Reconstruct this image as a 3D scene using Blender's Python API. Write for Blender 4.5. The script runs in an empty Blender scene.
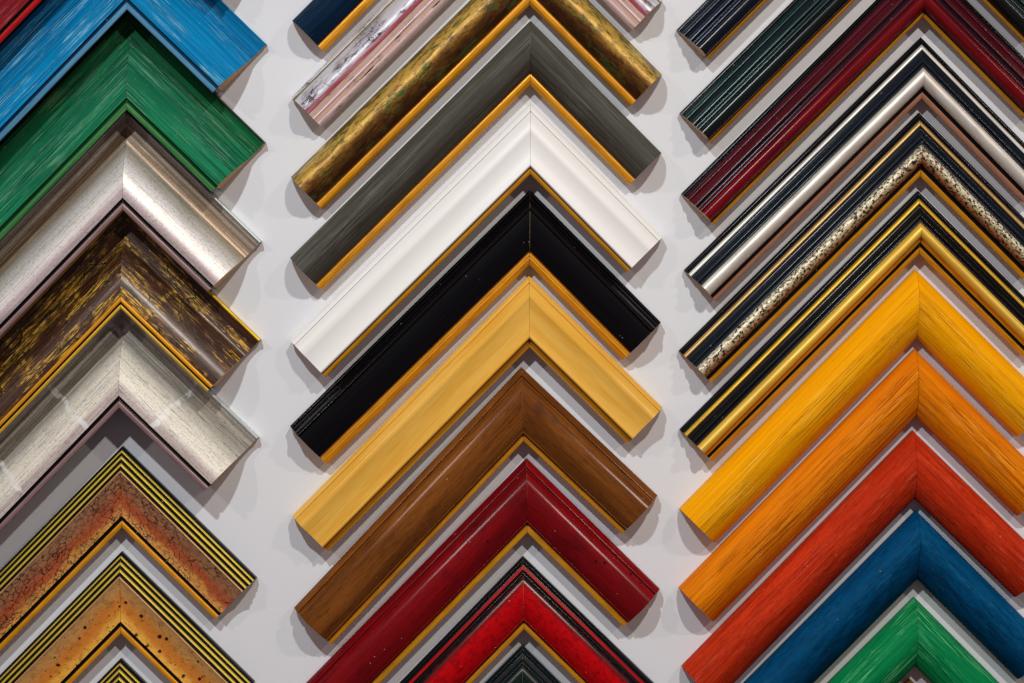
import bpy, math, random
from mathutils import Matrix, Vector

sc = bpy.context.scene
col = sc.collection
random.seed(7)

# ------------------------------------------------------------------ camera
CAM_D = 2.2                      # metres from the wall
cam_d = bpy.data.cameras.new('camera')
cam_d.sensor_width = 36.0
cam_d.lens = 36.0 * CAM_D / 1.024
cam_d.clip_start = 0.05
cam_d.clip_end = 50.0
cam = bpy.data.objects.new('camera', cam_d)
cam.location = (0, 0, CAM_D)     # wall lies in the XY plane, +Y is up on the wall, +Z comes towards the viewer
col.objects.link(cam)
sc.camera = cam

# ------------------------------------------------------------------ light: dim room + a track of small spot lamps above
world = bpy.data.worlds.new('World')
sc.world = world
world.use_nodes = True
bg = world.node_tree.nodes['Background']
bg.inputs['Color'].default_value = (1.0, 0.74, 0.80, 1)
bg.inputs['Strength'].default_value = 0.11

def lamp(x, y, z, aim, watts, color, radius=0.02, cone=78):
    d = bpy.data.lights.new('track_lamp', 'SPOT')
    d.energy = watts; d.color = color; d.shadow_soft_size = radius
    d.spot_size = math.radians(cone); d.spot_blend = 1.0
    o = bpy.data.objects.new('track_lamp', d)
    o.location = (x, y, z); col.objects.link(o)
    o.rotation_euler = (Vector(aim) - Vector((x, y, z))).to_track_quat('-Z', 'Y').to_euler()

lamp(-2.10, 1.5, 1.9, (-0.45, -0.50, 0), 44, (1.0, 0.86, 0.84), .050, 62)
lamp(-0.62, 1.5, 1.9, (-0.42, -0.70, 0), 124, (0.92, 0.97, 1.0), .040, 82)
lamp( 0.65, 1.5, 1.9, ( 0.42, -0.70, 0), 112, (1.0, 0.95, 0.89), .040, 82)
lamp( 2.10, 1.5, 1.9, ( 0.45, -0.50, 0), 56, (1.0, 0.83, 0.74), .050, 62)

sc.view_settings.view_transform = 'Standard'
sc.view_settings.look = 'None'
sc.view_settings.exposure = -0.08
sc.view_settings.gamma = 1.0
sc.view_settings.use_curve_mapping = False
sc.cycles.sample_clamp_direct = 1.8      # keeps hair-thin gloss lines from breaking into sparkles

# ------------------------------------------------------------------ material helper
def srgb(r, g, b):
    def f(c):
        c /= 255.0
        return c / 12.92 if c <= 0.04045 else ((c + 0.055) / 1.055) ** 2.4
    return (f(r), f(g), f(b), 1.0)

class NB:
    def __init__(self, name, rough=.4, metal=0.0, coat=0.0, coat_rough=.08, spec=.5):
        self.m = bpy.data.materials.new(name); self.m.use_nodes = True
        self.t = self.m.node_tree; self.n = self.t.nodes
        self.b = self.n['Principled BSDF']
        self.set('Roughness', rough); self.set('Metallic', metal)
        self.set('Coat Weight', coat); self.set('Coat Roughness', coat_rough)
        self.set('Specular IOR Level', spec)
        tc = self.n.new('ShaderNodeTexCoord'); oi = self.n.new('ShaderNodeObjectInfo')
        off = self.n.new('ShaderNodeVectorMath'); off.operation = 'SCALE'
        off.inputs[0].default_value = (3.1, 1.7, 2.3)
        self.l(oi.outputs['Random'], off.inputs['Scale'])
        add = self.n.new('ShaderNodeVectorMath'); add.operation = 'ADD'
        self.l(tc.outputs['Object'], add.inputs[0]); self.l(off.outputs[0], add.inputs[1])
        self.raw = tc.outputs['Object']; self.base = add.outputs[0]
        self.rand = oi.outputs['Random']
    def l(self, a, b): self.t.links.new(a, b)
    def set(self, k, v):
        i = self.b.inputs[k]
        if hasattr(v, 'links') or isinstance(v, bpy.types.NodeSocket): self.l(v, i)
        else: i.default_value = v
    def put(self, sock, v):
        if isinstance(v, bpy.types.NodeSocket): self.l(v, sock)
        else: sock.default_value = v
    def vec(self, sx, sy, sz=None):
        v = self.n.new('ShaderNodeVectorMath'); v.operation = 'MULTIPLY'
        self.l(self.base, v.inputs[0]); v.inputs[1].default_value = (sx, sy, sy if sz is None else sz)
        return v.outputs[0]
    def noise(self, sx, sy, detail=4, rough=.55, dist=0.0):
        n = self.n.new('ShaderNodeTexNoise'); self.l(self.vec(sx, sy), n.inputs['Vector'])
        n.inputs['Scale'].default_value = 1; n.inputs['Detail'].default_value = detail
        n.inputs['Roughness'].default_value = rough; n.inputs['Distortion'].default_value = dist
        return n.outputs['Fac']
    def voro(self, sx, sy, feature='F1', rnd=1.0, warp=0.0):
        n = self.n.new('ShaderNodeTexVoronoi'); n.feature = feature
        v = self.vec(sx, sy)
        if warp:
            nn = self.n.new('ShaderNodeTexNoise'); self.l(v, nn.inputs['Vector'])
            nn.inputs['Scale'].default_value = 1.3; nn.inputs['Detail'].default_value = 3
            s = self.n.new('ShaderNodeVectorMath'); s.operation = 'SCALE'; s.inputs['Scale'].default_value = warp
            self.l(nn.outputs['Color'], s.inputs[0])
            a = self.n.new('ShaderNodeVectorMath'); a.operation = 'ADD'
            self.l(v, a.inputs[0]); self.l(s.outputs[0], a.inputs[1]); v = a.outputs[0]
        self.l(v, n.inputs['Vector']); n.inputs['Scale'].default_value = 1
        n.inputs['Randomness'].default_value = rnd
        return n.outputs['Distance']
    def ramp(self, fac, stops, interp='LINEAR'):
        r = self.n.new('ShaderNodeValToRGB'); r.color_ramp.interpolation = interp
        els = r.color_ramp.elements
        while len(els) < len(stops): els.new(0.5)
        for e, (p, c) in zip(els, stops):
            e.position = p
            e.color = c if len(c) == 4 else (*c, 1)
        self.l(fac, r.inputs['Fac']); return r.outputs['Color']
    def step(self, fac, a, b, lo=0.0, hi=1.0):
        m = self.n.new('ShaderNodeMapRange'); m.interpolation_type = 'SMOOTHSTEP'
        self.l(fac, m.inputs['Value'])
        m.inputs['From Min'].default_value = a; m.inputs['From Max'].default_value = b
        m.inputs['To Min'].default_value = lo; m.inputs['To Max'].default_value = hi
        return m.outputs['Result']
    def math(self, op, a, b=0.0):
        m = self.n.new('ShaderNodeMath'); m.operation = op
        self.put(m.inputs[0], a); self.put(m.inputs[1], b); return m.outputs[0]
    def mix(self, fac, a, b, blend='MIX'):
        m = self.n.new('ShaderNodeMix'); m.data_type = 'RGBA'; m.blend_type = blend
        self.put(m.inputs['Factor'], fac); self.put(m.inputs['A'], a); self.put(m.inputs['B'], b)
        return m.outputs['Result']
    def u(self, w):                         # 0 at the outer edge of the moulding, 1 at its sight edge
        s = self.n.new('ShaderNodeSeparateXYZ'); self.l(self.raw, s.inputs[0])
        return self.math('DIVIDE', self.math('ABSOLUTE', s.outputs['Y']), w)
    def bump(self, h, strength=.3, dist=.0006):
        b = self.n.new('ShaderNodeBump'); b.inputs['Strength'].default_value = strength
        b.inputs['Distance'].default_value = dist
        self.l(h, b.inputs['Height']); self.l(b.outputs[0], self.b.inputs['Normal'])
        return self
    def laps(self, period, width, x0=0.0):     # cross-wise overlap lines where one sheet of leaf meets the next
        s = self.n.new('ShaderNodeSeparateXYZ'); self.l(self.raw, s.inputs[0])
        w = self.math('MULTIPLY', self.math('SUBTRACT', self.noise(30, 60, 4, .6), .5), .012)
        x = self.math('ADD', self.math('ADD', s.outputs['X'], w), x0)
        f = self.math('ABSOLUTE', self.math('SUBTRACT', self.math('FRACT', self.math('DIVIDE', x, period)), .5))
        return self.step(f, width / period, width / period * .4)
    def dust(self, c, amt=.6):                 # sparse pale specks and nicks
        v = self.voro(95, 140, 'F1', 1, .2); q = self.noise(37, 41, 1)
        return self.mix(self.math('MULTIPLY', self.step(v, .085, .05), self.step(q, .56, .62, 0, amt)), c, srgb(226, 216, 196))
    def wave(self, fine=None, strength=.35):   # slow unevenness of a hand-sanded lacquer, felt by the clear coat too
        b = self.n.new('ShaderNodeBump'); b.inputs['Strength'].default_value = strength
        b.inputs['Distance'].default_value = .0006
        h = self.noise(16, 30, 2, .5)
        if fine is not None: h = self.math('ADD', h, self.math('MULTIPLY', fine, .06))
        self.l(h, b.inputs['Height'])
        self.l(b.outputs[0], self.b.inputs['Normal']); self.l(b.outputs[0], self.b.inputs['Coat Normal'])
        return self
    def color(self, c): self.set('Base Color', c); return self

# ---- finishes
def brushed(name, base, dark, pale, pale_amt=.5, rough=.6, coat=.0, fine=1000, bump=.6, patch=.5, w=None, ustops=None, spec=.05,
            lines=.7, length=10, pores=0.0, smooth_to=None):
    """stained, wire-brushed wood: long fine streaks along the moulding; smooth_to = part of the width left smooth"""
    k = NB(name, rough=rough, coat=coat, coat_rough=.25, spec=spec)
    f1 = k.noise(length * 1.6, fine, 5, .7); f2 = k.noise(length * .5, fine * .35, 6, .7); f3 = k.noise(length, fine * .8, 4, .65)
    p = k.noise(14, 60, 6, .68); q = k.noise(6, 16, 5, .6)
    m = k.step(p, .36, .58, .35, 1)
    if smooth_to: m = k.math('MULTIPLY', m, k.step(k.math('ADD', k.u(w), k.math('MULTIPLY', k.math('SUBTRACT', p, .5), .3)), smooth_to - .1, smooth_to + .12, .18, 1))
    c = k.mix(k.step(f2, .38, .58, .0, 1), k.mix(.4, dark, base), base)
    c = k.mix(k.step(q, .58, .42, 0, patch), c, k.mix(.6, base, dark))
    ln = k.math('MULTIPLY', k.step(f3, .50, .60, 0, lines), m)
    c = k.mix(ln, c, k.mix(.35, dark, (0, 0, 0, 1)))
    s = k.math('MULTIPLY', k.step(f1, .50, .62), k.math('MULTIPLY', m, k.step(p, .45, .60, .12, 1)))
    c = k.mix(k.math('MULTIPLY', s, pale_amt), c, pale)
    if pores:
        po = k.noise(150, 1100, 2, .5)
        c = k.mix(k.step(po, .58, .68, 0, pores), c, k.mix(.65, dark, (0, 0, 0, 1)))
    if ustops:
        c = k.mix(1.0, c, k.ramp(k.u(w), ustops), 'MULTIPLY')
    k.color(k.dust(c, .3))
    k.bump(k.math('SUBTRACT', k.math('MULTIPLY', f1, .6), k.math('MULTIPLY', ln, .6)), bump, .0006)
    return k.m

def lacquer(name, c, c2=None, rough=.5, coat=.6, grain=.0, spots=0.0, coat_rough=.14):
    k = NB(name, rough=max(rough, .5), coat=min(1.0, coat * .75), coat_rough=coat_rough, spec=.04)
    n = k.noise(14, 300, 5, .65)
    cc = k.mix(k.step(n, .35, .65), c, c2 or tuple(x * .72 for x in c[:3]) + (1,))
    k.color(k.dust(cc, .35))
    k.wave(None, .12)
    return k.m

def leaf(name, c, c2, metal=.7, rough=.34, wear=.5, bump=.25, sx=40, sy=260):
    """metal leaf or gilt paint with slightly tarnished streaks"""
    k = NB(name, rough=rough, metal=metal, spec=.5)
    n = k.noise(sx, sy, 5, .65); n2 = k.noise(25, 70, 3)
    cc = k.mix(k.step(n, .42, .68, 0, wear), c, c2)
    cc = k.mix(k.step(n2, .5, .75, 0, wear * .6), cc, c2)
    k.color(cc)
    k.set('Roughness', k.step(n2, .3, .7, rough * .8, rough * 1.3))
    k.bump(k.noise(sx * 2, sy * 1.6, 4), bump, .0003)
    return k.m

def raw_wood():
    k = NB('raw_cut_wood', rough=.75)
    n = k.noise(200, 500, 4)
    k.color(k.mix(n, srgb(196, 150, 98), srgb(226, 188, 138))); k.bump(n, .4, .0004)
    return k.m
RAW = raw_wood()

GILT = leaf('warm_gilt_lip', srgb(232, 158, 20), srgb(178, 108, 14), .35, .42, .55, .3)
GILT_PALE = leaf('pale_gilt', srgb(236, 190, 60), srgb(188, 132, 30), .45, .36, .4)
BLACK = lacquer('black_lacquer', srgb(20, 20, 24), srgb(10, 10, 12), .2, .5)
BLACK_MATT = lacquer('black_groove_paint_and_gap_shade', srgb(16, 15, 15), srgb(9, 8, 8), .45, .1)  # real groove paint; on the rabbets it stands in for shade

# ------------------------------------------------------------------ profile helpers (all in millimetres)
def line(u0, h0, u1, h1, n=1): return [(u0 + (u1 - u0) * i / n, h0 + (h1 - h0) * i / n) for i in range(n + 1)]
def arc(u0, h0, u1, h1, bulge, n=10):
    r = []
    for i in range(n + 1):
        s = i / n
        r.append((u0 + (u1 - u0) * s, h0 + (h1 - h0) * s + bulge * 4 * s * (1 - s)))
    return r
def bead(u0, h0, u1, h1, bulge, n=10):
    r = []
    for i in range(n + 1):
        s = .5 - .5 * math.cos(math.pi * i / n)
        r.append((u0 + (u1 - u0) * s, h0 + (h1 - h0) * s + bulge * math.sin(math.pi * i / n)))
    return r
def cat(*ls):
    r = []
    for l in ls:
        for p in l:
            if not r or abs(p[0] - r[-1][0]) + abs(p[1] - r[-1][1]) > 1e-4: r.append(p)
    return r

def normals(pts):
    out = []
    for i in range(len(pts)):
        a = pts[max(i - 1, 0)]; b = pts[min(i + 1, len(pts) - 1)]
        dx, dy = b[0] - a[0], b[1] - a[1]; L = math.hypot(dx, dy) or 1
        out.append((dy / L, -dx / L))           # points into the wood
    return out

def extrude(name, loop, start, end, sgn, mat, parent, smooth_deg=38, segs=1):
    """loop: closed list of (u,h) in mm; runs from the mitre (x = u + start) to the cut end (x = end)"""
    n = len(loop); V = []; F = []
    for k in range(segs + 1):
        f = k / segs
        for (u, h) in loop:
            x0 = u + start; x = x0 + (end - x0) * f
            V.append((x / 1000, sgn * u / 1000, h / 1000))
    for k in range(segs):
        for i in range(n):
            j = (i + 1) % n; a = k * n
            F.append((a + i, a + j, a + n + j, a + n + i))
    F.append(tuple(range(n))[::-1]); F.append(tuple(range(segs * n, segs * n + n)))
    if sgn < 0: F = [f[::-1] for f in F]
    me = bpy.data.meshes.new(name); me.from_pydata(V, [], F); me.validate()
    import bmesh
    bm = bmesh.new(); bm.from_mesh(me); bmesh.ops.recalc_face_normals(bm, faces=bm.faces); bm.to_mesh(me); bm.free()
    for p in me.polygons: p.use_smooth = True
    me.set_sharp_from_angle(angle=math.radians(smooth_deg))
    me.materials.append(mat)
    o = bpy.data.objects.new(name, me); col.objects.link(o)
    if parent: o.parent = parent
    return o

RAB = 6.0      # width of the rabbet under the sight edge, mm
SKIN = 1.0      # thickness of gesso + finish, mm
def sample(label, apex, left, right, bands, width, group, h_ref, gap=.22, core=None, tilt=None, hs=1.2, rabbet=None, lift=5.0):
    """one corner sample.  apex/left/right are outline points measured on the photograph at height h_ref above
    the wall; bands = [(name, material, [(u,h)...]), ...] from outer edge to sight edge."""
    k = 1 - h_ref / 1000 / CAM_D
    def W(p): return Vector(((p[0] - 512) * k, -(p[1] - 341.5) * k))
    A, Lp, Rp = W(apex), W(left), W(right)
    al = math.atan2((Lp - A).y, (Lp - A).x) - math.radians(-135)
    ar = math.atan2((Rp - A).y, (Rp - A).x) - math.radians(-45)
    al = (al + math.pi) % (2 * math.pi) - math.pi; ar = (ar + math.pi) % (2 * math.pi) - math.pi
    rot = (al + ar) / 2 if tilt is None else math.radians(tilt)
    lens = ((Lp - A).length, (Rp - A).length)
    root = bpy.data.objects.new('frame_corner_sample', None); col.objects.link(root)
    root.empty_display_size = .02
    root.location = (A.x / 1000, A.y / 1000, 0.0004); root.rotation_euler = (0, 0, rot)
    root['label'] = label; root['category'] = 'frame sample'; root['group'] = group
    s = width / bands[-1][2][-1][0]
    prof = [(nm, m, [(u * s, h * hs + lift * min(u * s / width, 1.0) ** 1.3) for u, h in pts]) for nm, m, pts in bands]
    allp = cat(*[p for _, _, p in prof])
    hl = allp[-1][1]                               # underside of the lip
    def hmin(u):                                   # lowest finish height within 0.7 mm of u
        r = []
        for (a, b) in zip(allp, allp[1:]):
            if max(a[0], b[0]) < u - .7 or min(a[0], b[0]) > u + .7: continue
            for t in (0, .25, .5, .75, 1):
                q = a[0] + (b[0] - a[0]) * t
                if abs(q - u) <= .7: r.append(a[1] + (b[1] - a[1]) * t)
        return min(r) if r else None
    inner = [(.55, 0.0)]
    N = int(width / .6)
    for i in range(N + 1):
        u = .55 + (width - 1.1) * i / N
        h = hmin(min(max(u, .8), width - .8))
        if h is not None: inner.append((u, max(h - .6, .4)))
    inner[-1] = (width - .55, max(min(hl, inner[-2][1]), .5))
    inner += [(width - RAB, hl), (width - RAB, 0.0)]
    for side in (0, 1):
        sgn = 1 if side == 0 else -1
        arm = extrude('long_arm' if side == 0 else 'short_arm', inner, .04, lens[side] - .35, sgn, core or RAW, root)
        arm.rotation_euler = (0, 0, math.radians((-135 if side == 0 else -45) + random.uniform(-.12, .12)))
        arm.location.z = random.uniform(0, .0004)
        for bi, (nm, m, pts) in enumerate(prof):
            p2 = list(pts)
            if bi == 0: p2 = [(0, .2)] + p2
            nv = normals(p2)
            low = [(min(max(p[0] + q[0] * SKIN, .02 if bi == 0 else p2[0][0]), width - .02 if bi == len(prof) - 1 else p2[-1][0]),
                    max(p[1] + q[1] * SKIN, .1)) for p, q in zip(p2, nv)]
            extrude(nm, p2 + low[::-1], gap, lens[side], sgn, m, arm)
        if rabbet:  # black lining puts the deep shade of the gap into the colour
            extrude('rabbet', [(width - RAB - .3, hl + .3), (width - .1, hl + .3), (width - .1, hl - .25), (width - RAB + .25, hl - .25), (width - RAB + .25, .2), (width - RAB - .3, .2)], gap, lens[side] - .2, sgn, rabbet, arm)
    return root

# ------------------------------------------------------------------ the wall
def wall():
    k = NB('display_wall_paint', rough=.62, spec=.35)
    n = k.noise(5, 5, 4); f = k.noise(160, 160, 3)
    k.color(k.mix(n, srgb(220, 222, 226), srgb(228, 229, 231)))
    k.bump(k.math('ADD', f, k.math('MULTIPLY', k.noise(14, 14, 3), 2.0)), .12, .0008)
    me = bpy.data.meshes.new('display_wall')
    x, y, t = 1.3, 1.0, .02
    V = [(-x, -y, 0), (x, -y, 0), (x, y, 0), (-x, y, 0), (-x, -y, -t), (x, -y, -t), (x, y, -t), (-x, y, -t)]
    me.from_pydata(V, [], [(0, 1, 2, 3), (7, 6, 5, 4), (0, 4, 5, 1), (1, 5, 6, 2), (2, 6, 7, 3), (3, 7, 4, 0)])
    me.materials.append(k.m)
    o = bpy.data.objects.new('display_wall', me); col.objects.link(o); o['kind'] = 'structure'
wall()

# ================================================================== LEFT COLUMN: deep, stepped-up mouldings butting on each other
GL = 'left column of frame corner samples'
WL = 71.5
def deep(face_m, lip_m, groove_m, rim_m=None, lip2=None, rim_w=2.6, flat=False, face='main_face'):
    """low outer edge, face swelling up towards a high sight edge (h about 34)"""
    b = []
    if rim_m:
        b.append(('outer_rim', rim_m, cat(line(0, 6, 0, 8.5), bead(0, 8.5, rim_w, 9, 1.0, 6))))
        b.append((face, face_m, cat(line(rim_w, 9, rim_w + .5, 8.2), arc(rim_w + .5, 8.2, 22, 8.8, -1.4, 8), arc(22, 8.8, 59, 31, 5.5, 22))))
    else:
        b.append((face, face_m, cat(line(0, 6, 0, 7.5), line(0, 7.5, .8, 8.0), arc(.8, 8, 22, 9, -1.2, 8), arc(22, 9, 59, 31, 4.0, 22))))
    if lip2:
        b.append(('gilt_step', lip2, cat(line(59, 31, 59.3, 32.2), bead(59.3, 32.2, 62.6, 32.2, .5, 6))))
        b.append(('groove', groove_m, cat(line(62.6, 32.2, 62.8, 30.6), line(62.8, 30.6, 64.2, 30.6))))
        b.append(('sight_lip', lip_m, cat(line(64.2, 30.6, 64.3, 32), bead(64.3, 32, 67, 31.6, .6, 6), line(67, 31.6, 67, 28.6))))
    else:
        b.append(('groove', groove_m, cat(line(59, 31, 59.4, 29.6), arc(59.4, 29.6, 62.2, 29.8, -.5, 5))))
        b.append(('sight_lip', lip_m, cat(line(62.2, 29.8, 62.4, 31.6), bead(62.4, 31.6, 67, 31.2, .8, 7), line(67, 31.2, 67, 28.2))))
    return b

# stained wood of the three upper ones
red_l = brushed('wine_red_brushed', srgb(150, 30, 40), srgb(90, 14, 20), srgb(200, 120, 120), .6)
red_lip = lacquer('bright_red_lip', srgb(190, 26, 26), None, .3, .4)
sample('dark red brushed sample, only a corner showing at the top left', (129, -183), (-140, 86), (264, -48),
       deep(red_l, red_lip, BLACK_MATT), WL, GL, 8, tilt=1.0, hs=1.13, rabbet=BLACK_MATT, lift=0.0)
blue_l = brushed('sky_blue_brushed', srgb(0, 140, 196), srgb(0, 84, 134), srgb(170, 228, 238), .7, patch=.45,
                 w=.0715, ustops=[(0, (.62, .62, .66)), (.3, (.85, .85, .9)), (.55, (1, 1, 1)), (1, (1, 1, 1))])  # ramp paints the shade of the piece above onto the outer part
blue_lip = brushed('pale_blue_lip', srgb(96, 158, 192), srgb(60, 110, 146), srgb(150, 200, 220), .3)
blue_gr = brushed('dark_blue_groove', srgb(10, 52, 84), srgb(6, 30, 50), srgb(60, 110, 140), .3)
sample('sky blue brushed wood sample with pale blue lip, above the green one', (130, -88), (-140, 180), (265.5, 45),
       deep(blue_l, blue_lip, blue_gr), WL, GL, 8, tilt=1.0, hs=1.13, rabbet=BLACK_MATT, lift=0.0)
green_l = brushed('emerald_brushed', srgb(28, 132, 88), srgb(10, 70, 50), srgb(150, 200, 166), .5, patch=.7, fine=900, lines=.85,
                  w=.0715, ustops=[(0, (.75, .62, .45)), (.2, (.8, .72, .6)), (.45, (.85, .9, .9)), (.75, (1, 1, 1)), (1, (1, 1, 1))])  # outer part browner, with shade from the blue piece painted in
green_lip = brushed('pale_green_lip', srgb(76, 142, 80), srgb(40, 96, 48), srgb(150, 190, 130), .4)
green_gr = brushed('dark_green_groove', srgb(20, 66, 34), srgb(10, 36, 18), srgb(60, 100, 60), .3)
dark_rim = lacquer('dark_bronze_rim', srgb(46, 44, 34), None, .3, .4)
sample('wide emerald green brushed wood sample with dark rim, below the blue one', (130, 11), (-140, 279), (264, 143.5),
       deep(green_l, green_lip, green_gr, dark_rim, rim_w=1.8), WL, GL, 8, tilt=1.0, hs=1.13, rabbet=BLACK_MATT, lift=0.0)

def silver_mat(name, pale, mid, brown, pink, w, lines=0.0, metal=.4, rough=.34, scratch=0.0):
    k = NB(name, rough=rough, metal=metal)
    n = k.noise(14, 600, 5, .7); sp = k.noise(380, 620, 4, .7); b = k.noise(10, 40, 3)
    c = k.ramp(k.u(w), [(0.0, brown), (.07, mid), (.10, brown), (.15, mid), (.18, brown), (.30, brown), (.40, mid), (.52, pale), (.70, pale), (.80, pink), (.9, pink)])  # brown outer zone is painted shade, pale band a painted dome highlight
    c = k.mix(k.step(n, .46, .66, 0, .42), c, brown); c = k.mix(k.step(k.noise(9, 900, 4, .7), .52, .62, 0, .4), c, srgb(240, 238, 232))
    c = k.mix(k.step(sp, .50, .66, 0, .45), c, tuple(x * .45 for x in brown[:3]) + (1,))
    if scratch:
        c = k.mix(k.math('MULTIPLY', k.math('MULTIPLY', k.laps(.088, .0035, .024), k.step(k.noise(60, 90, 4), .38, .55)), scratch), c, srgb(236, 234, 230))
        z = k.noise(30, 700, 6, .75)
        c = k.mix(k.step(z, .56, .64, 0, .7), c, srgb(40, 36, 34))
    k.color(c)
    k.set('Roughness', k.step(b, .3, .7, rough * .85, rough * 1.25))
    k.bump(k.math('ADD', sp, n), .3, .0004)
    return k.m
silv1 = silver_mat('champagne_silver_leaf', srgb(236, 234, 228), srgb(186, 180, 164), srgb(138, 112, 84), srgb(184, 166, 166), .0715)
silv_rim = leaf('bright_silver_rim', srgb(214, 222, 220), srgb(150, 156, 150), .7, .3, .3)
pink_lip = leaf('dull_pink_silver_lip', srgb(154, 124, 122), srgb(104, 80, 80), .35, .4, .4)
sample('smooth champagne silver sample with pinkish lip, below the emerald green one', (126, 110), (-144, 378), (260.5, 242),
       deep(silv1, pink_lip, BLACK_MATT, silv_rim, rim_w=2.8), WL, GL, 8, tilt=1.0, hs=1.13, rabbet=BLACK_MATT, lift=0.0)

def bronze_gold():
    k = NB('crackled_bronze_gold', rough=.4, metal=.25, coat=.3, coat_rough=.22)
    n = k.noise(26, 950, 5, .7); g = k.noise(13, 70, 8, .74); f = k.noise(90, 420, 6, .72); cr = k.voro(16, 60, 'DISTANCE_TO_EDGE', 1, .5)
    lap = k.laps(.083, .003, .03)
    c = k.mix(k.step(n, .38, .62), srgb(22, 10, 5), srgb(84, 46, 18))
    a = k.math('MAXIMUM', k.step(g, .47, .59), k.math('MULTIPLY', lap, k.step(g, .42, .50)))
    near = k.math('MULTIPLY', k.step(cr, .10, .02), k.step(g, .47, .53))
    a = k.math('MAXIMUM', a, near)
    gold = k.mix(k.step(f, .40, .55), srgb(150, 96, 24), srgb(232, 182, 56))
    c = k.mix(k.math('MULTIPLY', k.math('MULTIPLY', a, k.step(n, .48, .55)), k.step(f, .36, .52)), c, gold)
    c = k.mix(k.math('MULTIPLY', k.step(cr, .022, .008, 0, .9), k.step(g, .45, .5)), c, srgb(14, 8, 5))
    k.color(c); k.bump(k.math('ADD', n, a), .4, .0005)
    return k.m
yel_rim = leaf('yellow_gold_rim', srgb(226, 186, 44), srgb(150, 110, 20), .5, .32, .5)
sample('dark bronze sample crackled with gold, gilt double lip, between two silver ones', (124, 207.5), (-146, 476), (259.5, 340.5),
       deep(bronze_gold(), GILT_PALE, BLACK_MATT, yel_rim, lip2=GILT, rim_w=2.8), WL, GL, 8, tilt=1.0, hs=1.13, rabbet=BLACK_MATT, lift=0.0)
silv2 = silver_mat('scratched_silver_leaf', srgb(232, 226, 208), srgb(196, 190, 174), srgb(138, 130, 114), srgb(196, 178, 172), .0715, scratch=.8, rough=.45, metal=.12)
sample('scratched and creased off-white silver sample, lowest of the wide stacked ones', (122, 305.5), (-148, 573), (258.5, 437),
       deep(silv2, pink_lip, BLACK_MATT, silv_rim, rim_w=3.2, face='creased_face'), WL, GL, 8, tilt=1.0, hs=1.13, rabbet=BLACK_MATT, lift=0.0)

# ---- the two striped ones and the next tip
def crackle(name, w, stops, red, cr_amt, spots):
    k = NB(name, rough=.42, metal=.2, coat=.2, coat_rough=.3)
    p = k.noise(30, 60, 4, .6); f = k.noise(260, 420, 5, .65)
    uu = k.math('ADD', k.u(w), k.math('MULTIPLY', k.math('SUBTRACT', p, .5), .30))
    c = k.ramp(uu, stops)
    c = k.mix(k.step(f, .46, .64, 0, .6), c, red); c = k.mix(k.step(k.noise(120, 200, 6, .75), .52, .62, 0, .45), c, tuple(x * .4 for x in red[:3]) + (1,))
    h = f
    if cr_amt:
        cr = k.voro(125, 200, 'DISTANCE_TO_EDGE', 1, .9); m = k.noise(24, 40, 5, .65)
        ln = k.math('MULTIPLY', k.step(cr, .075, .02), k.step(m, .40, .52, .25, 1))
        c = k.mix(k.math('MULTIPLY', ln, cr_amt), c, srgb(38, 22, 14)); h = k.math('SUBTRACT', f, ln)
    if spots:
        v = k.voro(100, 100, 'F1', 1, .3); q = k.noise(60, 60, 1)
        c = k.mix(k.math('MULTIPLY', k.step(v, .24, .17), k.step(q, .40, .48)), c, srgb(40, 14, 6))
        v2 = k.voro(260, 260); q2 = k.noise(110, 110, 1)
        c = k.mix(k.math('MULTIPLY', k.step(v2, .26, .16), k.step(q2, .52, .60, 0, .8)), c, srgb(70, 28, 10))
    k.color(c); k.bump(h, .4, .0004)
    return k.m
lemon = leaf('lemon_gilt_stripe', srgb(232, 206, 78), srgb(184, 150, 40), .45, .34, .3)
def striped(face_m):
    b = []; u = 0.0; h = 7.0
    b.append(('outer_rail', BLACK, cat(line(0, 5, 0, 6.5), arc(0, 6.5, 2.6, 9.0, .4, 4))))
    u, h = 2.6, 9.0
    for i in range(3):
        wy, wb = (2.3, 2.6) if i else (1.7, 2.3)
        b.append(('gilt_bead', lemon, bead(u, h, u + wy, h + 1.2, .9, 7))); u += wy; h += 1.2
        b.append(('black_fillet', BLACK, cat(line(u, h, u + .3, h - .5), line(u + .3, h - .5, u + wb, h + 1.1)))); u += wb; h += 1.1
    b.append(('ridge', ridge_m, bead(u, h, u + 1.6, h + .6, .7, 6))); u += 1.6; h += .6
    b.append(('cove_face', face_m, cat(arc(u, h, 48.5, 10.5, -2.6, 18))))
    b.append(('black_groove', BLACK_MATT, cat(line(48.5, 10.5, 48.8, 8.5), line(48.8, 8.5, 52, 8))))
    b.append(('gilt_lip', GILT, cat(line(52, 8, 52.2, 8.8), bead(52.2, 8.8, 57, 8.2, .6, 6), line(57, 8.2, 57, 6))))
    return b
ridge_m = leaf('champagne_ridge', srgb(206, 160, 104), srgb(150, 104, 60), .3, .4, .4)
crk = crackle('red_tan_crackle', .057, [(.26, srgb(184, 142, 102)), (.46, srgb(178, 122, 84)), (.60, srgb(186, 86, 42)), (.68, srgb(188, 88, 38)), (.76, srgb(212, 144, 58)), (.9, srgb(218, 154, 62))], srgb(126, 74, 44), .95, 0)
sample('reddish tan crackled sample with yellow and black striped outer edge', (122.5, 446), (-148, 716), (257, 577), striped(crk), 57, GL, 8, tilt=.5, lift=4.0)
spt = crackle('amber_spotted', .057, [(.26, srgb(212, 168, 104)), (.42, srgb(220, 168, 96)), (.58, srgb(222, 134, 46)), (.68, srgb(222, 134, 40)), (.76, srgb(236, 172, 60)), (.9, srgb(238, 178, 66))], srgb(204, 128, 52), 0, 1)
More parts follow.
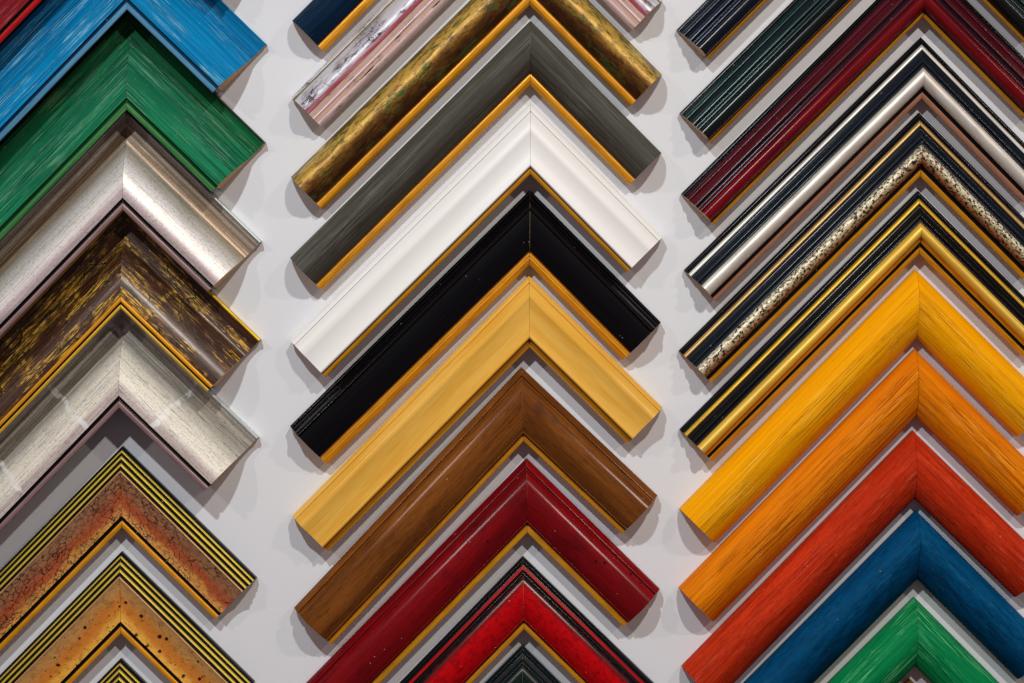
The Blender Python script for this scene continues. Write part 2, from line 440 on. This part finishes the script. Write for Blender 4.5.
sample('amber sample flecked with dark spots, striped edge, below the crackled one', (121.5, 551.5), (-148, 820), (254.5, 681.5), striped(spt), 57, GL, 8, tilt=.5)
sample('yellow and black striped tip of a sample at the bottom left', (120.5, 658.5), (-148, 927), (254, 790), striped(spt), 57, GL, 8, tilt=.5)

# ================================================================== MIDDLE COLUMN: domed mouldings with gilt lips
GM = 'middle column of frame corner samples'
def lip(u0, h0, u1, h1=6.5, m=None, name='gilt_lip', step=1.4):
    return (name, m or GILT, cat(line(u0, h0, u0 + .2, h0 - .2), arc(u0 + .2, h0 - .2, u0 + (u1 - u0) * .55, h0 - .6, .4, 4),
                                 bead(u0 + (u1 - u0) * .55, h0 - .6, u1, h1, .5, 5), line(u1, h1, u1, h1 - 2.2)))
def dome(face_m, w=45, lip_at=.81, peak=24, outer=7, inner=11, skew=.42, lip_m=None, face='domed_face'):
    ue = w * lip_at
    pts = []
    n = 26
    for i in range(n + 1):
        s = i / n
        base = outer + (inner - outer) * s
        q = s ** (math.log(.5) / math.log(skew))            # peak of the swelling at s = skew
        pts.append((ue * s, base + (peak - (outer + inner) / 2) * (math.sin(math.pi * q) ** .8)))
    return [(face, face_m, cat(line(0, 4, 0, outer - .4), pts)),
            lip(ue, inner - 1.2, w, 6.0, lip_m)]

navy_b = brushed('midnight_blue_brushed', srgb(14, 44, 72), srgb(5, 14, 26), srgb(50, 90, 120), .5)
sample('midnight blue brushed sample with wide gilt lip, cut by the top edge', (530, -217.5), (292, 20.6), (662, -86), dome(navy_b, peak=22), 45, GM, 7)

def distressed():
    k = NB('distressed_silver', rough=.42, metal=.25)
    a = k.noise(26, 300, 6, .7); p = k.noise(20, 40, 4, .6); z = k.noise(90, 800, 5, .75)
    c = k.mix(k.step(p, .3, .7), srgb(224, 222, 228), srgb(196, 194, 204))
    c = k.mix(k.math('MULTIPLY', k.step(a, .54, .60), k.step(p, .4, .55, .1, 1)), c, srgb(120, 92, 84))
    vn = k.voro(60, 150, 'DISTANCE_TO_EDGE', 1, 1.2)
    c = k.mix(k.math('MULTIPLY', k.step(vn, .05, .015), k.step(p, .46, .56)), c, srgb(52, 34, 32))
    c = k.mix(k.math('MULTIPLY', k.step(z, .53, .59), k.step(p, .44, .56)), c, srgb(40, 28, 28))
    k.color(c); k.bump(a, .3, .0004); return k.m
def distressed2(name, c1, c2):
    k = NB(name, rough=.4, metal=.08)
    a = k.noise(30, 500, 6, .7); p = k.noise(18, 40, 4, .6)
    c = k.mix(k.step(a, .45, .65), c1, c2)
    c = k.mix(k.math('MULTIPLY', k.step(a, .54, .60), k.step(p, .48, .58)), c, srgb(70, 30, 26))
    k.color(c); k.bump(a, .3, .0004); return k.m
dsl = distressed(); rose = distressed2('rose_red_rub', srgb(190, 92, 110), srgb(220, 166, 176)); tanr = distressed2('tan_rub', srgb(236, 198, 178), srgb(242, 222, 214))
pks = distressed2('pinkish_silver', srgb(226, 200, 210), srgb(238, 230, 236))
olive = leaf('olive_gold_line', srgb(150, 142, 70), srgb(90, 90, 60), .4, .4, .5)
b = [('outer_rail', dsl, cat(line(0, 4, 0, 7), bead(0, 7, 3.2, 9.5, .8, 5))),
     ('gilt_line', olive, cat(line(3.2, 9.5, 3.5, 9), line(3.5, 9, 4.6, 10))),
     ('domed_face', dsl, arc(4.6, 10, 22, 22.5, 4.5, 16)),
     ('rose_band', rose, arc(22, 22.5, 26.5, 19.5, .5, 5)),
     ('tan_band', tanr, arc(26.5, 19.5, 31.5, 16, .2, 4)),
     ('silver_bead', pks, bead(31.5, 16, 33.5, 15.5, 1.0, 6)),
     ('tan_fillet', tanr, line(33.5, 15.5, 38.5, 12)),
     ('rose_lip', pks, cat(line(38.5, 12, 38.7, 13), bead(38.7, 13, 43, 8, 1.0, 7), line(43, 8, 43, 5.6)))]
sample('distressed silver sample rubbed through to rose pink and tan', (526, -136), (291.8, 97.5), (662.5, 1), b, 43.5, GM, 7)

def mottled():
    k = NB('mottled_antique_gold', rough=.45, metal=.4, coat=.12, coat_rough=.3)
    a = k.noise(50, 110, 8, .75, .3); g = k.noise(30, 80, 8, .75); r = k.noise(44, 110, 7, .74); d = k.noise(60, 300, 7, .74)
    uu = k.math('ADD', k.u(.0455), k.math('MULTIPLY', k.math('SUBTRACT', a, .5), .9))
    c = k.ramp(uu, [(.02, srgb(110, 84, 30)), (.16, srgb(206, 172, 78)), (.34, srgb(188, 144, 56)), (.50, srgb(122, 80, 26)), (.72, srgb(72, 40, 14))])
    c = k.mix(k.step(g, .52, .58, 0, .4), c, srgb(170, 156, 50))
    c = k.mix(k.step(g, .55, .60, 0, .8), c, srgb(36, 92, 46))
    c = k.mix(k.step(r, .57, .61, 0, .75), c, srgb(110, 42, 28))
    c = k.mix(k.step(d, .52, .58, 0, .65), c, srgb(48, 30, 12))
    k.color(c); k.bump(k.math('ADD', a, d), .35, .0005); return k.m
sample('mottled antique gold sample stained green and red-brown', (530, -58.5), (292.2, 178.5), (661.5, 75.6), dome(mottled(), peak=25), 45.5, GM, 7)

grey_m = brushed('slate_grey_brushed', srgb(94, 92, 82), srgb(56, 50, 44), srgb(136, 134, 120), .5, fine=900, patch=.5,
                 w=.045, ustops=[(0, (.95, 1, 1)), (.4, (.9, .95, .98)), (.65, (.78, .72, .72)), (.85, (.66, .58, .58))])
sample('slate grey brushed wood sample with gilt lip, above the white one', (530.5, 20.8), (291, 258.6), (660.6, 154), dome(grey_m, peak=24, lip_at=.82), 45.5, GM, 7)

def white_m():
    k = NB('white_satin_paint', rough=.36, coat=.1)
    n = k.noise(12, 30, 3)
    k.color(k.mix(n, srgb(230, 228, 222), srgb(236, 234, 230))); k.bump(k.noise(20, 400, 3), .06, .0003); return k.m
wh = white_m()
b = [('outer_fillet', wh, cat(line(0, 4, 0, 10.4), line(0, 10.4, .6, 11.2), arc(.6, 11.2, 5.3, 13.2, .3, 4))),
     ('domed_face', wh, cat(line(5.3, 13.2, 5.6, 12.0), line(5.6, 12.0, 6.0, 13.4), arc(6, 13.4, 20, 17.4, 1.0, 10), arc(20, 17.4, 43, 18.2, -1.3, 14), arc(43, 18.2, 45, 16.6, .5, 5))),
     ('dark_line', lacquer('dark_brown_line', srgb(70, 40, 22)), cat(line(45, 16.6, 45.1, 14.8), line(45.1, 14.8, 45.8, 14.7))),
     ('gilt_lip', GILT, cat(line(45.8, 14.7, 46, 15), bead(46, 15, 50, 13.2, .5, 6), line(50, 13.2, 50, 10.8)))]
sample('plain white painted sample with thin gilt lip', (530.5, 104), (292.2, 342), (662, 237.5), b, 50, GM, 9)

blk = lacquer('gloss_black', srgb(6, 7, 10), srgb(3, 3, 5), .16, .7, coat_rough=.1)
b = [('outer_rail', blk, cat(line(0, 4, 0, 9), bead(0, 9, 3.0, 11, .9, 6), line(3, 11, 3.3, 10.2))),
     ('outer_bead', blk, cat(bead(3.3, 10.2, 7, 14, 1.0, 7), line(7, 14, 7.4, 13.4))),
     ('shoulder_bead', blk, cat(bead(7.4, 13.4, 14.5, 19.5, 3.0, 12))),
     ('scooped_face', blk, cat(line(14.5, 19.5, 14.9, 19), arc(14.9, 19, 44, 12.5, 2.6, 16))),
     ('gilt_lip', GILT, cat(line(44, 12.5, 44.2, 10.5), arc(44.2, 10.5, 48.5, 10, .4, 4), bead(48.5, 10, 54, 6.5, .6, 6), line(54, 6.5, 54, 4.4)))]
sample('glossy black sample with broad gilt lip, between white and yellow ones', (530, 190), (290.8, 426.5), (660.6, 322.5), b, 53, GM, 9)

def maple(name, a, b_, rough=.32):
    k = NB(name, rough=.55, coat=.35, coat_rough=.15, spec=.06)
    n = k.noise(9, 90, 4, .55); f = k.noise(30, 700, 4, .6)
    c = k.mix(k.step(n, .35, .65), a, b_); c = k.mix(k.step(f, .5, .75, 0, .35), c, tuple(x * .6 for x in b_[:3]) + (1,))
    k.color(k.dust(c, .4)); k.wave(f, .14); return k.m
mp = maple('honey_maple', srgb(234, 182, 82), srgb(224, 166, 60))
mpd = maple('dark_honey_lip', srgb(190, 126, 26), srgb(164, 104, 18))
b = [('outer_fillet', mp, cat(line(0, 4, 0, 9.5), line(0, 9.5, .6, 10.4), arc(.6, 10.4, 4.7, 14, .5, 4))),
     ('cove_face', mp, cat(line(4.7, 14, 5.0, 13), line(5, 13, 5.4, 14.4), arc(5.4, 14.4, 15, 20, 1.4, 8), arc(15, 20, 41, 15.5, -1.2, 16))),
     ('sight_bead', mp, cat(bead(41, 15.5, 44.5, 14.5, 1.4, 8))),
     ('wood_lip', mpd, cat(line(44.5, 14.5, 44.7, 11.5), line(44.7, 11.5, 50.5, 10), line(50.5, 10, 50.5, 7.6)))]
sample('honey yellow maple wood sample, without gilt, below the black one', (529, 275.8), (293.5, 516), (661.5, 408), b, 50, GM, 9)

def walnut(name, a, b_, c_, spots=0):
    k = NB(name, rough=.55, coat=.35, coat_rough=.13, spec=.04)
    n = k.noise(7, 60, 5, .6, .5); f = k.noise(26, 800, 4, .65); p = k.noise(22, 40, 3)
    c = k.mix(k.step(n, .35, .65), a, b_); c = k.mix(k.step(f, .48, .72, 0, .55), c, c_); c = k.mix(k.step(p, .55, .75, 0, .5), c, c_)
    if spots:
        v = k.voro(60, 60); q = k.noise(31, 31, 1)
        c = k.mix(k.math('MULTIPLY', k.step(v, .13, .09), k.step(q, .5, .58)), c, (.008, .002, .002, 1))
    po = k.noise(90, 1300, 2, .5)
    c = k.mix(k.step(po, .58, .68, 0, .55), c, tuple(x * .45 for x in c_[:3]) + (1,))
    k.color(k.dust(c, .4)); k.wave(f, .14); return k.m
wal = walnut('walnut_stain', srgb(132, 76, 26), srgb(104, 56, 16), srgb(50, 24, 8))
def stepped(face_m, lip_w=4.5, line_m=None, bead_m=None, w=52):
    e = w - lip_w
    return [('outer_rail', face_m, cat(line(0, 4, 0, 8.5), bead(0, 8.5, 6, 13.5, 1.0, 8))),
         ('step_groove', face_m, cat(line(6, 13.5, 6.3, 12.2), line(6.3, 12.2, 8.2, 13.2))),
         ('domed_face', face_m, cat(line(8.2, 13.2, 8.3, 14.6), bead(8.3, 14.6, 10.5, 17.2, .6, 5), arc(10.5, 17.2, e - 3.2, 13.5, 5.5, 18))),
         ('sight_bead', bead_m or face_m, cat(line(e - 3.2, 13.5, e - 3.0, 12.9), bead(e - 3, 12.9, e - .9, 12, 1.0, 7))),
         ('dark_line', line_m or face_m, cat(line(e - .9, 12, e - .8, 9.6), line(e - .8, 9.6, e, 9.4))),
         ('gilt_lip', GILT, cat(line(e, 9.4, e + .1, 9.8), bead(e + .1, 9.8, w, 8.4, .5, 6), line(w, 8.4, w, 6)))]
sample('walnut brown wood sample with thin gilt lip', (521.3, 367), (293.4, 606.7), (657.6, 495), stepped(wal), 52, GM, 9)
chr_ = walnut('cherry_red_gloss', srgb(132, 8, 16), srgb(106, 6, 12), srgb(58, 3, 8), 1)
sample('dark cherry red glossy sample with black line and gilt lip', (526.5, 458), (290, 699), (660, 588.4), stepped(chr_, 6.0, BLACK), 52, GM, 9)

def red_burst(name, c1, c2, edge, w):
    k = NB(name, rough=.55, coat=.35, coat_rough=.13, spec=.04)
    p = k.noise(60, 60, 6, .7); f = k.noise(150, 230, 7, .72)
    uu = k.math('ADD', k.u(w), k.math('MULTIPLY', k.math('SUBTRACT', p, .5), .10))
    c = k.ramp(uu, [(.22, edge), (.30, edge), (.42, c1), (.8, c1), (.9, c2)])
    c = k.mix(k.step(f, .46, .62, 0, .55), c, c2)
    k.color(k.dust(c, .4)); k.wave(f, .14); return k.m
def burst_profile(face_m, line_m, edge_m, w=51):
    return [('outer_rail', edge_m, cat(line(0, 4, 0, 8.5), bead(0, 8.5, 3.2, 11.5, 1.0, 7), line(3.2, 11.5, 3.5, 10.8), bead(3.5, 10.8, 6, 12.6, .6, 5))),
            ('coloured_line', line_m, line(6, 12.6, 8.6, 13.6)),
            ('step_bead', edge_m, cat(line(8.6, 13.6, 8.8, 14.2), bead(8.8, 14.2, 12, 16.6, .9, 7), line(12, 16.6, 12.3, 16))),
            ('sunburst_face', face_m, arc(12.3, 16, 42.5, 13, 5.0, 18)),
            ('sight_bead', face_m, cat(line(42.5, 13, 42.7, 12.5), bead(42.7, 12.5, 44.8, 11.6, .9, 7))),
            ('dark_line', edge_m, cat(line(44.8, 11.6, 44.9, 9.5), line(44.9, 9.5, 46, 9.3))),
            ('gilt_lip', GILT, cat(line(46, 9.3, 46.1, 9.8), bead(46.1, 9.8, 51, 8.4, .5, 6), line(51, 8.4, 51, 6)))]
sample('bright red sample shading to black at its stepped outer edge', (522.8, 556), (286, 801), (656, 686.5),
       burst_profile(red_burst('red_sunburst', srgb(186, 2, 10), srgb(92, 0, 5), srgb(10, 9, 13), .051), lacquer('scarlet_line', srgb(176, 12, 18), None, .5, .1), BLACK), 51, GM, 9)
dgr = lacquer('bottle_green_gloss', srgb(8, 34, 26), srgb(5, 20, 18), .2, .6)
sample('dark bottle green tip of a sample at the bottom centre', (522.4, 645), (286, 884), (656, 777),
       burst_profile(dgr, BLACK, lacquer('teal_black', srgb(14, 30, 34), srgb(8, 16, 20), .2, .6)), 51, GM, 9)

# ================================================================== RIGHT COLUMN
GR = 'right column of frame corner samples'
def ribbed(rib_m, red_m, torus_m, edge_m, w=44, lip_m=None):
    return [('outer_rail', edge_m, cat(line(0, 3, 0, 5), bead(0, 5, 2.6, 7, .8, 6), line(2.6, 7, 2.9, 6.4), bead(2.9, 6.4, 5.2, 8.4, .7, 6))),
            ('outer_bead', rib_m, cat(line(5.2, 8.4, 5.5, 7.8), bead(5.5, 7.8, 10.5, 11.2, 1.5, 9))),
            ('colour_fillet', red_m, cat(line(10.5, 11.2, 10.8, 10.6), line(10.8, 10.6, 14.4, 12.2))),
            ('middle_bead', rib_m, cat(line(14.4, 12.2, 14.6, 13), bead(14.6, 13, 19.5, 15, 1.5, 9))),
            ('black_fillet', edge_m, cat(line(19.5, 15, 19.8, 14.2), bead(19.8, 14.2, 22.4, 15.4, .5, 5))),
            ('inner_bead', rib_m, cat(line(22.4, 15.4, 22.7, 14.8), bead(22.7, 14.8, 26.4, 16.4, 1.2, 8))),
            ('torus', torus_m, cat(line(26.4, 16.4, 26.7, 15.6), bead(26.7, 15.6, 40, 11.5, 6.2, 18))),
            ('black_line', edge_m, cat(line(40, 11.5, 40.2, 9.4), line(40.2, 9.4, 41, 9.2))),
            ('gilt_lip', lip_m or GILT, cat(line(41, 9.2, 41.1, 9.6), bead(41.1, 9.6, 44, 7.6, .5, 6), line(44, 7.6, 44, 5.4)))]
nv = lacquer('navy_gloss', srgb(14, 38, 60), srgb(9, 22, 38), .2, 1.33, coat_rough=.2)
nvd = lacquer('navy_black_gloss', srgb(10, 18, 30), srgb(6, 10, 18), .2, 1.33, coat_rough=.2)
sample('navy blue ribbed glossy sample cut by the top edge of the right column', (917.5, -211), (676.7, 30), (1054, -75), ribbed(nv, nvd, nvd, nvd), 43.5, GR, 5)
gn = lacquer('forest_green_gloss', srgb(12, 52, 52), srgb(8, 30, 34), .2, 1.33, coat_rough=.2)
gnd = lacquer('forest_black_gloss', srgb(8, 24, 22), srgb(5, 14, 14), .2, 1.33, coat_rough=.2)
sample('dark forest green ribbed glossy sample above the maroon one', (917.5, -123), (679.7, 113.3), (1053, 13), ribbed(gn, gnd, gnd, gnd), 43.5, GR, 5)
mr = lacquer('plum_gloss', srgb(82, 26, 38), srgb(56, 14, 24), .24, .55, coat_rough=.17)
mrd = lacquer('maroon_fillet', srgb(84, 12, 22), srgb(58, 8, 14), .25, .5)
tor = lacquer('ruby_torus', srgb(122, 10, 20), srgb(84, 6, 14), .24, .55)
sample('maroon ribbed sample with ruby red inner roll and gilt lip', (921, -45), (681.4, 194), (1055, 89), ribbed(mr, mrd, tor, BLACK), 44.5, GR, 5)

def rolled(bead_m, cove_m, torus_m, edge_m, lip_m, low_m=None, fine=False):
    b = [('outer_rail', edge_m, cat(line(0, 3, 0, 5), bead(0, 5, 2.6, 6.8, .7, 6), line(2.6, 6.8, 2.9, 6.2), bead(2.9, 6.2, 5.6, 8.6, .6, 6))),
         ('outer_bead', bead_m, cat(line(5.6, 8.6, 5.8, 9.2), bead(5.8, 9.2, 9.8, 10.4, 1.5, 9))),
         ('dark_cove', cove_m, cat(line(9.8, 10.4, 10, 9.4), arc(10, 9.4, 14.6, 11.6, -.6, 6), bead(14.6, 11.6, 18.6, 13.6, 1.3, 8), line(18.6, 13.6, 18.9, 13),
                                   bead(18.9, 13, 22.6, 14.6, .9, 7))),
         ('torus', torus_m, cat(line(22.6, 14.6, 22.8, 15), bead(22.8, 15, 33 if low_m else 36, 14.5 if low_m else 12, 5.6, 18)))]
    if low_m:
        b.append(('under_roll', low_m, cat(line(33, 14.5, 33.2, 13.6), bead(33.2, 13.6, 36.4, 11.6, .6, 6))))
    e = 36.4 if low_m else 36
    b += [('black_line', BLACK, cat(line(e, 11.6, e + .2, 9.6), line(e + .2, 9.6, 39.4, 9.2))),
          ('sight_lip', lip_m, cat(line(39.4, 9.2, 39.5, 9.8), bead(39.5, 9.8, 44, 7.4, .6, 7), line(44, 7.4, 44, 5.2)))]
    return b
sil = leaf('polished_silver', srgb(238, 234, 224), srgb(206, 182, 156), .5, .36, .4)
silb = leaf('silver_bead_leaf', srgb(236, 236, 226), srgb(190, 186, 170), .5, .34, .3)
nvc = lacquer('blue_black_cove', srgb(20, 30, 40), srgb(12, 18, 26), .2, .6)
ros = leaf('rose_gold_lip', srgb(196, 138, 106), srgb(150, 96, 70), .4, .38, .4)
sample('black sample with polished silver roll and copper pink lip', (920.5, 37.3), (682, 268), (1053.5, 171), rolled(silb, nvc, sil, BLACK, ros), 44, GR, 5)

def speckled():
    k = NB('speckled_silver_gold', rough=.42, metal=.25)
    v = k.noise(300, 430, 4, .65); q = k.noise(240, 300, 4, .65)
    uu = k.u(.0455)
    c = k.ramp(uu, [(.52, srgb(226, 222, 196)), (.66, srgb(214, 200, 160)), (.76, srgb(176, 118, 70)), (.83, srgb(150, 80, 44))])
    c = k.mix(k.step(v, .51, .55), c, srgb(24, 17, 12)); c = k.mix(k.step(q, .55, .61, 0, .7), c, srgb(120, 60, 30))
    k.color(c); k.bump(v, .4, .0004); return k.m
gbead = leaf('gold_bead_leaf', srgb(206, 170, 106), srgb(150, 110, 60), .55, .3, .45)
sample('black sample with silver roll densely speckled with dark flecks', (918.6, 112.6), (678, 350), (1053, 247), rolled(gbead, nvc, speckled(), BLACK, GILT), 45.5, GR, 5)
gt = leaf('bright_gold_roll', srgb(240, 196, 78), srgb(206, 152, 44), .35, .4, .3)
gbd = leaf('deep_gold_bead', srgb(228, 184, 60), srgb(180, 130, 30), .55, .32, .3)
sample('black sample with bright gold roll and gold bead, above the yellow one', (917.6, 190.8), (680.2, 429.8), (1052, 325), rolled(gbd, BLACK, gt, BLACK, GILT, low_m=GILT), 44.5, GR, 5)

def half_round(face_m, w, peak=22, outer=5, inner=5, skew=.44):
    pts = []
    for i in range(31):
        s = i / 30; q = s ** (math.log(.5) / math.log(skew))
        pts.append((w * s, outer + (inner - outer) * s + (peak - (outer + inner) / 2) * (math.sin(math.pi * q) ** .72)))
    return [('half_round_face', face_m, cat(line(0, 3, 0, outer - .4), pts, line(w, inner, w, inner - 2)))]
ye = brushed('yellow_stain', srgb(252, 176, 2), srgb(232, 140, 0), srgb(255, 208, 80), .55, fine=900, patch=.25, w=.048, smooth_to=.32, lines=.7, length=14, bump=1.0)
sample('bright yellow brushed half-round wood sample', (915, 269.4), (680, 509), (1049, 402), half_round(ye, 48), 48, GR, 5, core=ye)
og = brushed('orange_stain', srgb(234, 134, 10), srgb(200, 94, 0), srgb(246, 172, 70), .5, fine=780, patch=.4, w=.0475, smooth_to=.2, lines=.85, length=18, bump=1.0)
sample('orange brushed half-round wood sample, below the yellow one', (914.3, 349), (680, 588.5), (1048, 482), half_round(og, 47.5), 47.5, GR, 5, core=og)
ro = brushed('vermilion_stain', srgb(204, 56, 22), srgb(150, 28, 6), srgb(222, 108, 72), .35, fine=620, patch=.6, lines=.5, length=26, pores=.5)
sample('vermilion red brushed half-round wood sample, below the orange one', (912.4, 430.4), (683.2, 667.5), (1046, 563), half_round(ro, 48), 48, GR, 5, core=ro)
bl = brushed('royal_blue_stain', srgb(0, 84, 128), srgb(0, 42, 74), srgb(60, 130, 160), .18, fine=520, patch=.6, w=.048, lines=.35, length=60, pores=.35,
             ustops=[(0, (.8, .9, 1)), (.3, (1, 1, 1)), (.55, (.75, .75, .8)), (.8, (.55, .55, .6)), (1, (.5, .5, .5))])  # ramp paints form shading into the stain, darker towards the sight edge
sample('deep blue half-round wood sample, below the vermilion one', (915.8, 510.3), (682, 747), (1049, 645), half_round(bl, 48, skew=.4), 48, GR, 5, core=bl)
gr_ = brushed('leaf_green_stain', srgb(8, 146, 84), srgb(4, 98, 48), srgb(120, 214, 150), .6, fine=650, patch=.5, lines=.6, length=15)
sample('leaf green half-round wood sample at the bottom right', (914, 597), (680, 832), (1047, 731), half_round(gr_, 48), 48, GR, 5)
br_ = brushed('dark_oak_stain', srgb(120, 78, 34), srgb(70, 42, 18), srgb(160, 116, 60), .4)
sample('tip of a brown sample just entering at the bottom right', (909.5, 678.5), (676, 912), (1043, 812), half_round(br_, 48), 48, GR, 5)
